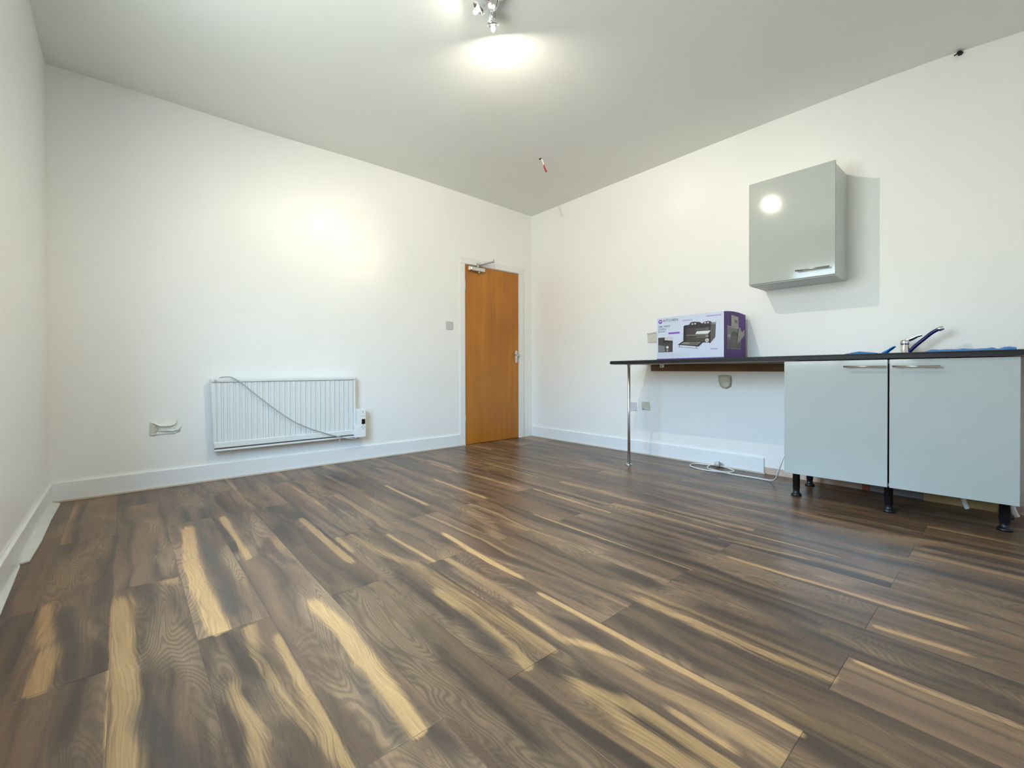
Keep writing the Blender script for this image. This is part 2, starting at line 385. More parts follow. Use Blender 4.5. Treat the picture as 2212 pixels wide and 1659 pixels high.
# growth-ring lines: contour lines of a stretched warped field -> cathedrals and swirls
ringf = noise(comb(M('MULTIPLY', su, 5.5), M('MULTIPLY', sv, 1.15), 9.), 1., 1.5, .9)
ring = M('ABSOLUTE', M('SINE', M('MULTIPLY', M('ADD', ringf, M('MULTIPLY', uw, .25)), 120.)))
ringm = M('MULTIPLY', sstep(ring, .5, .98), sstep(blot, .35, .62))
fine = noise(comb(M('MULTIPLY', uw, 210.), M('MULTIPLY', sv, 4.5)), 1., 4.)
pore = sstep(noise(comb(M('MULTIPLY', su, 520.), M('MULTIPLY', sv, 22.)), 1., 2.), .56, .72)
C_DK, C_MD, C_LT = (.064, .041, .028, 1), (.178, .100, .055, 1), (.31, .185, .098, 1)
base = mixc(sstep(band, .34, .64), C_DK, C_MD)
base = mixc(M('MULTIPLY', sstep(blot, .46, .68), .8), base, C_LT)
base = mixc(M('MULTIPLY', ringm, .42), base, (.055, .036, .024, 1))
# light sapwood: drawn streaks plus a wandering stripe on some boards
edge = M('SUBTRACT', M('ABSOLUTE', M('SUBTRACT', M('ADD', u, M('MULTIPLY', M('SUBTRACT', wob, .5), .10)), M('MULTIPLY', M('FRACT', M('MULTIPLY', sd_, 7.)), .204))), M('MULTIPLY', M('FRACT', M('MULTIPLY', sd_, 13.)), .016))
rs = M('MULTIPLY', M('SUBTRACT', 1., sstep(edge, .0, .016)), M('MULTIPLY', M('GREATER_THAN', M('FRACT', M('MULTIPLY', sd_, 29.)), .35), sstep(noise(comb(so, M('MULTIPLY', sv, 1.3)), 1., 1.), .38, .6)))
sapn = M('ADD', sap_, M('MULTIPLY', M('SUBTRACT', M('ADD', band, M('MULTIPLY', M('SUBTRACT', fine, .5), .5)), .5), 1.15))
sapm = M('MAXIMUM', M('MULTIPLY', sstep(sapn, .22, .82), .74), M('MULTIPLY', rs, .42))
sapc = mixc(fine, (.43, .235, .092, 1), (.60, .35, .145, 1))
base = mixc(sapm, base, sapc)
drm = sstep(M('ADD', drk_, M('MULTIPLY', M('SUBTRACT', blot, .5), 1.2)), .25, .8)
base = mixc(M('MULTIPLY', drm, .75), base, (.058, .046, .038, 1))
tone = M('ADD', .74, M('MULTIPLY', M('FRACT', M('MULTIPLY', sd_, 3.7)), .54))
grain = M('MULTIPLY', M('ADD', .72, M('MULTIPLY', fine, .56)), M('SUBTRACT', 1., M('MULTIPLY', pore, .22)))
gu = M('MINIMUM', u, M('SUBTRACT', PW, u)); gv = M('MINIMUM', v, M('SUBTRACT', PL, v))
grd = M('MINIMUM', M('ADD', .62, M('MULTIPLY', .38, sstep(gu, .0003, .0016))), sstep(gv, .0003, .0018))
gr = M('MINIMUM', sstep(gu, .0003, .0022), sstep(gv, .0003, .0022))
tot = M('MULTIPLY', M('MULTIPLY', tone, grain), M('ADD', .38, M('MULTIPLY', grd, .62)))
mm = N('ShaderNodeMix', data_type='RGBA', blend_type='MULTIPLY'); mm.inputs[0].default_value = 1
L.new(base, mm.inputs[6]); L.new(tot, mm.inputs[7]); L.new(mm.outputs[2], B.inputs['Base Color'])
B.inputs['Specular IOR Level'].default_value = .42
L.new(M('ADD', .25, M('MULTIPLY', fine, .16)), B.inputs['Roughness'])
bp = N('ShaderNodeBump'); bp.inputs['Strength'].default_value = .35; bp.inputs['Distance'].default_value = .0012
L.new(M('ADD', M('MULTIPLY', gr, 1.), M('MULTIPLY', fine, .12)), bp.inputs['Height']); L.new(bp.outputs['Normal'], B.inputs['Normal'])
me.materials.append(fm)
fl = bpy.data.objects.new('floor', me); COL.objects.link(fl)
struct(fl, 'dark walnut laminate plank floor with pale sapwood streaks', 'floor')
mb = MB(); mb.box(-W-.3, .2, YF-.2, .2, -.1, -.004, 'dark'); struct(mb.build('floor_slab'), 'solid slab under the laminate floor', 'floor')

# ------------------------------------------------------------------ skirting boards and trims
def skirt(name, x0, x1, y0, y1, label):
    mb = MB(); mb.box(x0, x1, y0, y1, 0.0, .126, 'gloss_white'); o = mb.build(name, bevel=.006, seg=3); return struct(o, label, 'skirting board')
skirt('baseboard_back', -W, -1.097, -.016, 0, 'white skirting board under the radiator')
skirt('baseboard_right', -.016, 0, -2.690, -.0165, 'white skirting board under the worktop, cut off before the units')
skirt('baseboard_left', -W, -W+.016, YF, -.0165, 'white skirting board along the left wall')
mb = MB(); mb.box(-W+.016, -1.03, -.026, -.0165, 0, .010, 'caulk'); struct(mb.build('trim_1'), 'thin beige bead where the radiator wall meets the floor', 'bead')
mb = MB(); mb.box(-.026, -.0165, -2.70, -.03, 0, .010, 'caulk'); struct(mb.build('trim_2'), 'thin beige bead below the skirting under the worktop', 'bead')
# painted strip lying along the left edge of the floor: two lengths with ragged ends
mb = MB()
f = lambda a, b, d: (a, b, d)
x_ = -W+.0165
mb.prism([(x_, -.03), (-4.168, -.088), (-4.174, -.5), (-4.172, -.9), (-4.180, -1.185), (-4.196, -1.192), (x_, -1.20)], f, .001, .008, 'strip_white')
mb.prism([(x_, -1.21), (-4.203, -1.23), (-4.196, -1.45), (-4.188, -1.75), (-4.178, -1.86), (-4.172, -2.4), (-4.178, -3.0), (-4.176, YF+.02), (x_, YF+.02)], f, .001, .007, 'strip_white')
struct(mb.build('trim_3'), 'ragged white painted strip on the floor along the left wall', 'strip')

# ------------------------------------------------------------------ door
d = thing('door_1', 'flat orange-brown wooden door in a white frame', 'door', (-.62, 0, 0)); d['kind'] = 'structure'
mb = MB(); mb.box(-1.020, -.228, .000, .044, .003, 1.994, 'door_wood'); leaf = mb.build('door_leaf', d, bevel=.002)
mb = MB()
mb.box(DX0, -1.0215, 0, .12, 0, DZ, 'frame_white'); mb.box(-.2265, DX1, 0, .12, 0, DZ, 'frame_white'); mb.box(DX0, DX1, 0, .12, 1.996, DZ+.004, 'frame_white')
mb.box(-1.0215, -1.0, .046, .06, 0, 1.99, 'frame_white'); mb.box(-.248, -.2265, .046, .06, 0, 1.99, 'frame_white')
mb.box(DX0, DX1, .046, .12, 0, .03, 'frame_white'); mb.build('door_lining', d)  # unseen bottom strip added behind the leaf to block light leaking under it
mb = MB()
mb.box(-1.096, -1.0265, -.017, 0, 0, 2.0, 'frame_white'); mb.box(-.2225, -.154, -.017, 0, 0, 2.0, 'frame_white'); mb.box(-1.096, -.154, -.017, 0, 2.0, 2.071, 'frame_white')
mb.build('architrave', d, bevel=.004)
for z in (1.70, .22):
    mb = MB(); mb.box(-1.030, -1.012, -.004, .004, z, z+.115, 'plastic_white'); mb.cyl((-1.021, -.006, z), (-1.021, -.006, z+.115), .006, 'satin_metal', 12); mb.build('hinge', d)
# lever handle on a long rounded plate
pl = []
for t in range(13): a_ = PI*t/12; pl.append((-.268+.021*math.cos(a_), 1.040+.024*math.sin(a_)))
for t in range(13): a_ = PI+PI*t/12; pl.append((-.268+.021*math.cos(a_), .936+.024*math.sin(a_)))
mb = MB(); mb.prism(pl, lambda a, b, d_: (a, d_, b), -.008, -.0005, 'satin_metal'); hp = mb.build('handle_plate', d, bevel=.002)
mb = MB(); mb.cyl((-.262, -.006, 1.008), (-.262, -.048, 1.008), .010, 'satin_metal'); mb.tube([(-.255, -.046, 1.006), (-.275, -.050, 1.004), (-.30, -.050, 1.004), (-.317, -.048, 1.012), (-.326, -.046, 1.028)], lambda t: .0085-.002*t, 'satin_metal', 12, 6); mb.build('lever', hp)
mb = MB(); mb.cyl((-.268, -.006, .962), (-.268, -.013, .962), .012, 'satin_metal'); mb.build('keyhole_cover', hp)
# overhead closer with its folding arm
mb = MB(); mb.box(-.968, -.768, -.052, -.002, 1.932, 1.978, 'satin_metal'); cl = mb.build('closer', d, bevel=.014, seg=4)
mb = MB(); mb.lathe((-.982, -.027, 1.955), (1, 0, 0), [(0, .018), (.004, .023), (.016, .023)], 'plastic_white', 20); mb.build('end_cap', cl)
mb = MB(); mb.cyl((-.845, -.028, 1.932), (-.845, -.028, 1.916), .014, 'satin_metal'); mb.build('valve_screw', cl)
mb = MB(); mb.cyl((-.86, -.03, 1.978), (-.86, -.03, 2.000), .012, 'satin_metal')
mb.tube([(-.868, -.024, 2.000), (-.80, -.06, 2.016), (-.70, -.116, 2.052)], .0075, 'brushed_steel', 10, 4)
mb.cyl((-.70, -.116, 2.040), (-.70, -.116, 2.074), .008, 'satin_metal')
mb.tube([(-.70, -.116, 2.056), (-.78, -.065, 2.036), (-.83, -.03, 2.024)], .006, 'satin_metal', 10, 4)
mb.box(-.87, -.79, -.036, -.0175, 2.012, 2.034, 'satin_metal'); mb.build('arm', cl)

# ------------------------------------------------------------------ light switch and sockets
def wallmap_back(a, b, d_): return (a, -d_, b)          # on the door wall: a = x, b = z, d = out of the wall
def wallmap_right(a, b, d_): return (-d_, -a, b)        # on the right wall: a = -y
def rrect(x0, x1, z0, z1, r=.006, n=4):
    p = []
    for (cx_, cz_, s_) in ((x1-r, z1-r, 0), (x0+r, z1-r, 1), (x0+r, z0+r, 2), (x1-r, z0+r, 3)):
        for k_ in range(n+1): a_ = (s_ + k_/n)*PI/2; p.append((cx_+r*math.cos(a_), cz_+r*math.sin(a_)))
    return p
t = thing('light_switch', 'single grey-white light switch on the wall left of the door', 'light switch', (-1.224, 0, 1.307))
mb = MB(); mb.prism(rrect(-1.268, -1.180, 1.264, 1.350), wallmap_back, .0005, .010, 'plastic_grey'); mb.build('faceplate', t, bevel=.002)
mb = MB(); mb.prism(rrect(-1.233, -1.213, 1.290, 1.324, .003), wallmap_back, .009, .015, 'plastic_grey'); mb.build('rocker', t, bevel=.001)
def pinholes(mb, cx_, cz_, mp, d_):
    for (a_, b_, w_, h_) in ((-.0, .011, .004, .008), (-.011, -.009, .0075, .0045), (.011, -.009, .0075, .0045)):
        mb.prism([(cx_+a_-w_/2, cz_+b_-h_/2), (cx_+a_+w_/2, cz_+b_-h_/2), (cx_+a_+w_/2, cz_+b_+h_/2), (cx_+a_-w_/2, cz_+b_+h_/2)], mp, d_-.003, d_+.0005, 'dark')
def sheet(name, parent, outline, mp, d0, bulge, m, rows=1):
    """torn tape: a thin crumpled sheet standing a little off the wall"""
    mb = MB(); n = len(outline); cxx = sum(p[0] for p in outline)/n; czz = sum(p[1] for p in outline)/n
    vs = [mp(a_, b_, d0 + random.uniform(0, .3)*bulge) for a_, b_ in outline]
    vs += [mp(cxx+(a_-cxx)*.55, czz+(b_-czz)*.55, d0+bulge*random.uniform(.5, 1.)) for a_, b_ in outline]
    vs += [mp(cxx, czz, d0+bulge*.8)]
    fs = []
    for i in range(n):
        j = (i+1) % n; fs.append((i, j, n+j, n+i)); fs.append((n+i, n+j, 2*n))
    mb.add(vs, fs, m, True)
    o = mb.build(name, parent); s_ = o.modifiers.new('thick', 'SOLIDIFY'); s_.thickness = .0012; return o
t = thing('wall_socket', 'double wall socket half covered by torn white tape, left of the radiator', 'socket', (-3.642, 0, .426), 'wall sockets')
mb = MB(); mb.prism(rrect(-3.722, -3.574, .382, .470), wallmap_back, .0005, .010, 'plastic_white'); pinholes(mb, -3.602, .428, wallmap_back, .010); mb.build('faceplate', t, bevel=.002)
def flap(name, parent, top, bot, d_top, d_bot, m):
    """a strip of tape stuck along one edge with its other edge curling off the wall"""
    mb = MB(); n = 14; vs = []; fs = []
    for i in range(n+1):
        s_ = i/n
        ax = np.interp(s_, np.linspace(0, 1, len(top)), [p[0] for p in top]); az = np.interp(s_, np.linspace(0, 1, len(top)), [p[1] for p in top])
        bx = np.interp(s_, np.linspace(0, 1, len(bot)), [p[0] for p in bot]); bz = np.interp(s_, np.linspace(0, 1, len(bot)), [p[1] for p in bot])
        dt = np.interp(s_, np.linspace(0, 1, len(d_top)), d_top); db = np.interp(s_, np.linspace(0, 1, len(d_bot)), d_bot)
        for k_ in range(5):
            q = k_/4; vs.append(wallmap_back(ax+(bx-ax)*q, az+(bz-az)*q, dt+(db-dt)*q**1.6+random.uniform(0, .0012)))
    for i in range(n):
        for k_ in range(4): a_ = i*5+k_; fs.append((a_, a_+1, a_+6, a_+5))
    mb.add(vs, fs, m, True); o = mb.build(name, parent); s_ = o.modifiers.new('thick', 'SOLIDIFY'); s_.thickness = .0012; return o
flap('tape', t, [(-3.726, .476), (-3.69, .474), (-3.64, .473), (-3.60, .478), (-3.572, .482)], [(-3.724, .468), (-3.70, .458), (-3.675, .441), (-3.62, .438), (-3.59, .444), (-3.574, .462)], [.011, .011, .011], [.013, .020, .034, .036, .030, .014], 'tape_white')
flap('tape', t, [(-3.724, .466), (-3.70, .460), (-3.680, .444)], [(-3.724, .398), (-3.70, .400), (-3.684, .404)], [.011, .011], [.012, .013, .012], 'tape_beige')
flap('tape', t, [(-3.727, .377), (-3.70, .374), (-3.688, .380)], [(-3.726, .404), (-3.705, .407), (-3.690, .402)], [.004, .005], [.016, .020, .018], 'tape_white')
flap('tape', t, [(-3.686, .382), (-3.62, .386), (-3.575, .386), (-3.556, .392)], [(-3.676, .414), (-3.64, .408), (-3.60, .402), (-3.566, .410), (-3.548, .434)], [.003, .004, .004], [.016, .024, .026, .022, .010], 'tape_white')
t = thing('wall_socket', 'lilac-white single socket low on the wall, right behind the metal worktop leg', 'socket', (0, -1.469, .462), 'wall sockets')
mb = MB(); mb.prism(rrect(1.424, 1.512, .419, .505), wallmap_right, .0005, .010, 'socket_lilac'); pinholes(mb, 1.462, .462, wallmap_right, .010); mb.build('faceplate', t, bevel=.002)
mb = MB(); mb.prism(rrect(1.488, 1.496, .452, .474, .002), wallmap_right, .009, .013, 'socket_lilac'); mb.build('rocker', t)
t = thing('wall_socket', 'paint-smeared yellowish single socket under the worktop, farther from the metal leg', 'socket', (0, -1.618, .472), 'wall sockets')
mb = MB(); mb.prism([(1.575, .514), (1.655, .517), (1.664, .436), (1.580, .433)], wallmap_right, .0005, .010, 'socket_cream'); pinholes(mb, 1.610, .478, wallmap_right, .010); mb.build('faceplate', t, bevel=.002)
sheet('tape', t, [(1.577, .512), (1.60, .515), (1.598, .47), (1.606, .44), (1.582, .435), (1.576, .47)], wallmap_right, .010, .004, 'tape_beige')
sheet('tape', t, [(1.625, .512), (1.652, .514), (1.648, .48), (1.63, .485)], wallmap_right, .010, .004, 'tape_beige')
t = thing('wall_socket', 'cream double socket above the worktop, partly hidden behind the oven box', 'socket', (0, -1.714, 1.137), 'wall sockets')
mb = MB(); mb.prism(rrect(1.641, 1.787, 1.094, 1.180), wallmap_right, .0005, .012, 'socket_cream'); pinholes(mb, 1.685, 1.137, wallmap_right, .012); mb.build('faceplate', t, bevel=.002)
sheet('tape', t, [(1.637, 1.186), (1.70, 1.196), (1.787, 1.205), (1.785, 1.182), (1.70, 1.176), (1.64, 1.172)], wallmap_right, .012, .010, 'tape_white')
t = thing('cable_outlet', 'grey-green outlet masked with paper and tape, high on the wall under the worktop', 'outlet', (0, -2.38, .73))
mb = MB(); mb.prism(rrect(2.345, 2.430, .695, .778), wallmap_right, .0005, .022, 'tape_sage'); mb.build('faceplate', t, bevel=.006)
sheet('tape', t, [(2.330, .782), (2.38, .787), (2.433, .780), (2.436, .73), (2.43, .69), (2.40, .671), (2.37, .672), (2.345, .69), (2.332, .735)], wallmap_right, .020, .006, 'tape_sage')
sheet('tape', t, [(2.362, .728), (2.43, .732), (2.428, .69), (2.39, .674), (2.36, .69)], wallmap_right, .025, .006, 'tape_beige')

# ------------------------------------------------------------------ radiator
t = thing('radiator', 'white ribbed electric panel radiator on the wall left of the door', 'radiator', (-2.83, 0, .225))
RX0, RX1 = -3.378, -2.277
mb = MB(); prof = []; n = 26; px0, px1 = RX0+.036, RX1-.022; pit = (px1-px0)/n
for i in range(n):
    a_ = px0+i*pit
    prof += [(a_, -.0685), (a_+pit*.10, -.0685), (a_+pit*.20, -.081), (a_+pit*.74, -.081), (a_+pit*.84, -.0685)]
prof += [(px1, -.068)]
vs = []; fs = []
for (x_, y_) in prof: vs += [(x_, y_, .290), (x_, y_, .743)]
for i in range(len(prof)-1): fs.append((2*i, 2*i+2, 2*i+3, 2*i+1))
mb.add(vs, fs, 'radiator_white'); mb.box(px0-.002, px1+.002, -.0675, -.030, .285, .75, 'radiator_white')
mb.build('ribbed_panel', t)
mb = MB(); mb.box(RX0, RX1, -.084, -.030, .744, .777, 'radiator_white'); mb.prism([(RX0, .76), (RX0+.036, .76), (RX0+.040, .24), (RX0+.019, .24)], wallmap_back, .030, .076, 'radiator_white'); mb.box(RX1-.020, RX1, -.080, -.030, .27, .75, 'radiator_white')
fr = mb.build('frame', t, bevel=.010, seg=3)
mb = MB(); mb.cyl((-3.346, -.082, .757), (-3.346, -.087, .757), .009, 'cable_grey', 16); mb.build('vent_plug', fr)
mb = MB(); mb.box(RX0+.018, RX1-.012, -.088, -.034, .252, .296, 'radiator_white'); mb.box(RX0+.022, RX1-.012, -.076, -.04, .240, .256, 'gap_dark'); mb.box(RX0+.020, RX1-.01, -.084, -.034, .226, .242, 'radiator_white')  # dark middle strip paints in the shade of the gap between the rails
mb.build('bottom_rail', t, bevel=.005, seg=3)
for x_ in (-3.25, -2.42):
    mb = MB(); mb.cyl((x_, -.06, .226), (x_, -.06, .206), .0055, 'plastic_white', 12); mb.build('peg', t)
for x_ in (-3.18, -2.5):
    mb = MB(); mb.box(x_-.02, x_+.02, -.031, -.0005, .33, .70, 'radiator_white'); mb.build('wall_bracket', t)
mb = MB(); mb.box(-2.2765, -2.203, -.118, -.026, .226, .480, 'plastic_white'); mb.box(-2.304, -2.275, -.116, -.086, .226, .330, 'plastic_white')
cb = mb.build('control_box', t, bevel=.004)
mb = MB(); mb.box(-2.242, -2.210, -.1195, -.1175, .344, .390, 'screen_black'); mb.build('screen', cb)
mb = MB()
for (a_, b_, w_, h_) in ((-2.226, .331, .008, .014), (-2.226, .305, .008, .014), (-2.240, .318, .014, .008), (-2.212, .318, .014, .008)):
    mb.box(a_-w_/2, a_+w_/2, -.1195, -.1175, b_-h_/2, b_+h_/2, 'cable_grey')
mb.build('button_pad', cb)
mb = MB(); mb.lathe((-2.231, -.1175, .455), (0, -1, 0), [(0, .0065), (.0015, .0065)], 'cable_grey', 12); mb.build('power_button', cb)
mb = MB(); mb.box(-2.248, -2.212, -.1188, -.1175, .4165, .4205, 'cable_grey'); mb.build('printed_line', cb)
mb = MB(); mb.tube([(-3.33, -.05, .765), (-3.31, -.07, .782), (-3.288, -.085, .786), (-3.26, -.095, .787), (-3.23, -.096, .775), (-3.18, -.096, .738), (-3.064, -.096, .627), (-2.933, -.096, .510), (-2.813, -.097, .416), (-2.70, -.099, .352), (-2.612, -.100, .314), (-2.50, -.100, .270), (-2.416, -.100, .240), (-2.34, -.100, .222), (-2.29, -.10, .214), (-2.262, -.09, .219), (-2.255, -.08, .230)], .0048, 'cable_grey', 8, 6); mb.build('power_cord', t)

# ------------------------------------------------------------------ wall cabinet
t = thing('wall_cabinet', 'gloss grey single-door wall cabinet hung above the worktop', 'wall cabinet', (0, -2.96, 1.458))
mb = MB(); mb.box(-.311, 0, -3.222, -2.690, 1.458, 2.208, 'cabinet_carcass'); mb.build('body', t, bevel=.001)
mb = MB(); mb.box(-.330, -.3125, -3.231, -2.695, 1.464, 2.211, 'cabinet_grey'); dr = mb.build('door', t, bevel=.0015)
def bar_handle(parent, xf, y0, y1, z):
    mb = MB(); mb.cyl((xf-.030, y0, z), (xf-.030, y1, z), .0052, 'brushed_steel', 16)
    for y_ in (y0+(y1-y0)*.14, y0+(y1-y0)*.86): mb.cyl((xf-.001, y_, z), (xf-.029, y_, z), .0045, 'brushed_steel', 12)
    return mb.build('handle', parent)
bar_handle(dr, -.330, -3.009, -3.206, 1.514)

# ------------------------------------------------------------------ worktop with its leg, batten
def zt(y): return .908 + .0100*(-1.646-y)
t = thing('worktop', 'long black laminate worktop on a thin metal leg along the wall', 'worktop', (-.31, -1.646, .88))
mb = MB()
y0, y1 = -4.42, -1.646
sec = [(-.002, 0), (-.62+.012, 0), (-.62+.004, -.003), (-.62, -.011), (-.62, -.028), (-.598, -.028), (-.002, -.028)]
mb.rings([[(a_, y_, zt(y_)+b_) for a_, b_ in sec] for y_ in (y1, y1-.8, y1-1.6, y0)], 'worktop_black', True, False)
mb.build('slab', t)
mb = MB(); mb.rings([[(a_, y_, zt(y_)+b_) for a_, b_ in ((-.004, -.0285), (-.596, -.0285), (-.596, -.0305), (-.004, -.0305))] for y_ in (y1-.002, y0)], 'chipboard', True, False); mb.build('underside', t)
LX, LY = -.535, -1.785
mb = MB(); mb.cyl((LX, LY, .006), (LX, LY, zt(LY)-.032), .0115, 'satin_metal', 24); lg = mb.build('leg', t)
mb = MB(); mb.lathe((LX, LY, .0005), (0, 0, 1), [(0, .030), (.004, .030), (.010, .020), (.014, .013)], 'satin_metal', 28); mb.build('foot_flange', lg)
mb = MB(); mb.lathe((LX, LY, zt(LY)-.0305), (0, 0, -1), [(0, .026), (.004, .026), (.008, .014), (.03, .013)], 'satin_metal', 28); mb.build('top_flange', lg)
WT = t
t = thing('wooden_batten', 'brown wooden batten fixed to the wall under the worktop', 'batten', (0, -2.3, .82))
mb = MB(); mb.box(-.034, -.0005, -2.99, -1.692, .8165, .8755, 'batten_wood'); mb.build('plank', t, bevel=.003)
mb = MB(); mb.box(-.32, -.30, -1.985, -1.955, .850, zt(-1.96)-.0306, 'plastic_white'); bk = mb.build('screw_block', WT, bevel=.002); bk['label'] = 'small white screw block under the worktop'
mb = MB(); mb.cyl((-.3195, -1.971, .863), (-.3225, -1.971, .863), .005, 'dark', 12); mb.build('screw', bk)

# ------------------------------------------------------------------ base unit
t = thing('base_cabinet', 'grey two-door sink base unit standing on black plastic legs', 'base cabinet', (-.30, -3.53, 0))
mb = MB()
mb.box(-.581, -.04, -3.040, -3.022, .166, .886, 'cabinet_carcass'); mb.box(-.581, -.04, -4.038, -4.020, .166, .886, 'cabinet_carcass')
mb.box(-.581, -.04, -4.020, -3.040, .168, .184, 'cabinet_carcass'); mb.box(-.05, -.04, -4.020, -3.040, .170, .80, 'cabinet_carcass'); mb.box(-.581, -.50, -4.020, -3.040, .868, .886, 'cabinet_carcass')
mb.build('body', t)
for (ya, yb, h0, h1) in ((-3.541, -3.018, -3.342, -3.538), (-4.037, -3.549, -3.566, -3.760)):
    mb = MB(); mb.box(-.600, -.583, ya, yb, .159, .885, 'cabinet_grey', zs=.0); 
    # the doors hang parallel to the slightly rising worktop
    mb.v = [(x_, y_, z_ + .0105*(-3.018-y_)) for x_, y_, z_ in mb.v]
    dr = mb.build('door', t, bevel=.0012)
    bar_handle(dr, -.600, h0, h1, .851)
for (x_, y_) in ((-.510, -3.062), (-.160, -3.044), (-.488, -3.530), (-.430, -3.985), (-.14, -3.985)):
    mb = MB(); mb.lathe((x_, y_, .0005), (0, 0, 1), [(0, .030), (.010, .030), (.016, .024), (.018, .019), (.045, .0185), (.046, .0205), (.154, .0205), (.155, .033), (.1665, .033)], 'black_plastic', 24); mb.build('leg', t)
for (x_, y_, a_) in ((-.30, -3.825, .018), (-.30, -4.008, .020)):
    mb = MB(); mb.tube([(x_, y_, .170), (x_-.004, y_-.002, .11), (x_, y_-a_*.5, .075), (x_+.002, y_-a_, .052)], .011, 'plastic_white', 12, 5); pp = mb.build('pipe', t); pp['label'] = 'white plastic pipe end hanging below the unit'
# bare wall foot where the skirting stops
mb = MB(); mb.box(-.005, -.0003, -3.315, -2.692, 0, .052, 'bare_plaster'); mb.box(-.005, -.0003, YF, -3.953, 0, .05, 'bare_plaster'); struct(mb.build('trim_4'), 'bare pinkish plaster foot of the wall behind the base unit', 'plaster strip')
mb = MB(); mb.box(-.010, -.0003, -3.36, -3.316, 0, .05, 'red_brick'); mb.box(-.012, -.0003, -3.629, -3.361, 0, .05, 'grey_block'); struct(mb.build('trim_5'), 'exposed grey and red masonry below the base unit', 'masonry')
mb = MB(); mb.box(-.028, -.0003, -3.951, -3.631, 0, .045, 'timber_yellow'); struct(mb.build('trim_6'), 'short yellow timber offcut against the wall under the base unit', 'timber')

# ------------------------------------------------------------------ mixer tap, blue film
TX, TY = -.12, -3.552
zt_ = zt(TY)
t = thing('mixer_tap', 'chrome sink mixer tap with its spout still wrapped in dark blue film', 'tap', (TX, TY, zt_))
mb = MB(); mb.lathe((TX, TY, zt_+.0005), (0, 0, 1), [(0, .030), (.006, .029), (.010, .0255), (.058, .0245), (.060, .0235), (.062, .0245), (.080, .025), (.090, .022), (.095, .012)], 'chrome', 32); mb.build('body', t)
mb = MB(); mb.tube([(TX, TY-.008, zt_+.088), (TX-.004, TY-.035, zt_+.098), (TX-.008, TY-.060, zt_+.112), (TX-.012, TY-.082, zt_+.118)], lambda q: .009-.0045*q, 'chrome', 12, 6, 1.6); mb.build('lever', t)
mb = MB(); mb.tube([(TX-.006, TY-.018, zt_+.012), (TX-.012, TY-.050, zt_+.052), (TX-.018, TY-.095, zt_+.098), (TX-.024, TY-.128, zt_+.130), (TX-.028, TY-.158, zt_+.150)], .0105, 'navy_film', 14, 6); spt = mb.build('spout', t); spt['label'] = 'spout wrapped in dark blue film'
mb = MB(); mb.lathe((TX-.028, TY-.154, zt_+.148), (-.1, -.95, .32), [(0, .0115), (.003, .0145), (.016, .0145), (.017, .0135), (.028, .0135)], 'chrome', 24); mb.build('nozzle', spt)
def film(name, label, ya, yb, x_, hs, wid, ph):
    """torn protective film: a crumpled ridge of thin sheet lying on the worktop"""
    mb = MB(); n = len(hs)*4; vs = []; fs = []
    for i in range(n+1):
        s_ = i/n; y_ = ya+(yb-ya)*s_; h_ = np.interp(s_*(len(hs)-1), range(len(hs)), hs)
        z0_ = zt(y_)+.002
        jit = [random.uniform(-.003, .003) for _ in range(5)]
        vs += [(x_-wid+jit[0], y_, z0_), (x_-wid*.5+jit[1], y_, z0_+h_*.75+jit[1]*.6), (x_+jit[2], y_+jit[3], z0_+h_), (x_+wid*.5, y_, z0_+h_*.45+abs(jit[4])), (x_+wid, y_, z0_+.0005)]
    for i in range(n):
        for k_ in range(4): a_ = i*5+k_; fs.append((a_, a_+1, a_+6, a_+5))
    mb.add(vs, fs, 'blue_film', False); o = mb.build(name); s_ = o.modifiers.new('thick', 'SOLIDIFY'); s_.thickness = .0012; s_.offset = 1
    return tag(o, label, 'plastic film', 'torn blue protective film on the worktop')
film('protective_film', 'low crumpled strip of bright blue film on the worktop, below the wall cabinet end', -3.27, -3.435, -.25, [.010, .014, .019, .023, .020, .017, .014, .009], .05, 0)
film('protective_film', 'long crumpled strip of bright blue film on the worktop, beyond the tap spout', -3.662, -4.022, -.25, [.010, .021, .020, .017, .019, .018, .017, .021, .018, .016, .018, .018, .022, .012, .022, .023, .017], .05, 1)
mb = MB(); zf = zt(-3.49)+.002
P = [[(-.262, -3.452, zf), (-.25, -3.458, zf+.010), (-.248, -3.476, zf+.024), (-.25, -3.500, zf+.040), (-.252, -3.520, zf+.049)], [(-.235, -3.484, zf), (-.236, -3.492, zf+.012), (-.238, -3.504, zf+.024), (-.240, -3.518, zf+.036), (-.243, -3.527, zf+.046)]]
mb.add(P[0]+P[1], [(i, i+1, i+6, i+5) for i in range(4)], 'blue_film', True); o = mb.build('protective_film'); s_ = o.modifiers.new('thick', 'SOLIDIFY'); s_.thickness = .0012
tag(o, 'single bright blue film flap standing up just left of the tap', 'plastic film', 'torn blue protective film on the worktop')

# ------------------------------------------------------------------ oven carton
BX, BY, BL, BH, BD = -.45, -2.005, .558, .3545, .40
def art(u_, v_, off=0.): return (BX-off, BY-BL*u_, zt(BY)+.0012+.0100*BL*u_+BH*v_)
def sidemap(s_, v_, off=0.): return (BX+BD*s_, BY-BL-off, zt(BY)+.0012+.0100*BL+BH*v_)
t = thing('oven_box', 'white and purple cardboard box with a mini oven printed on it, on the worktop', 'box', (BX+.2, BY-BL/2, zt(BY)+.001))
mb = MB()
def bxc(x_, u_, v_): q = art(u_, v_); return (x_, q[1], q[2])
xa, xb = BX, BX+BD
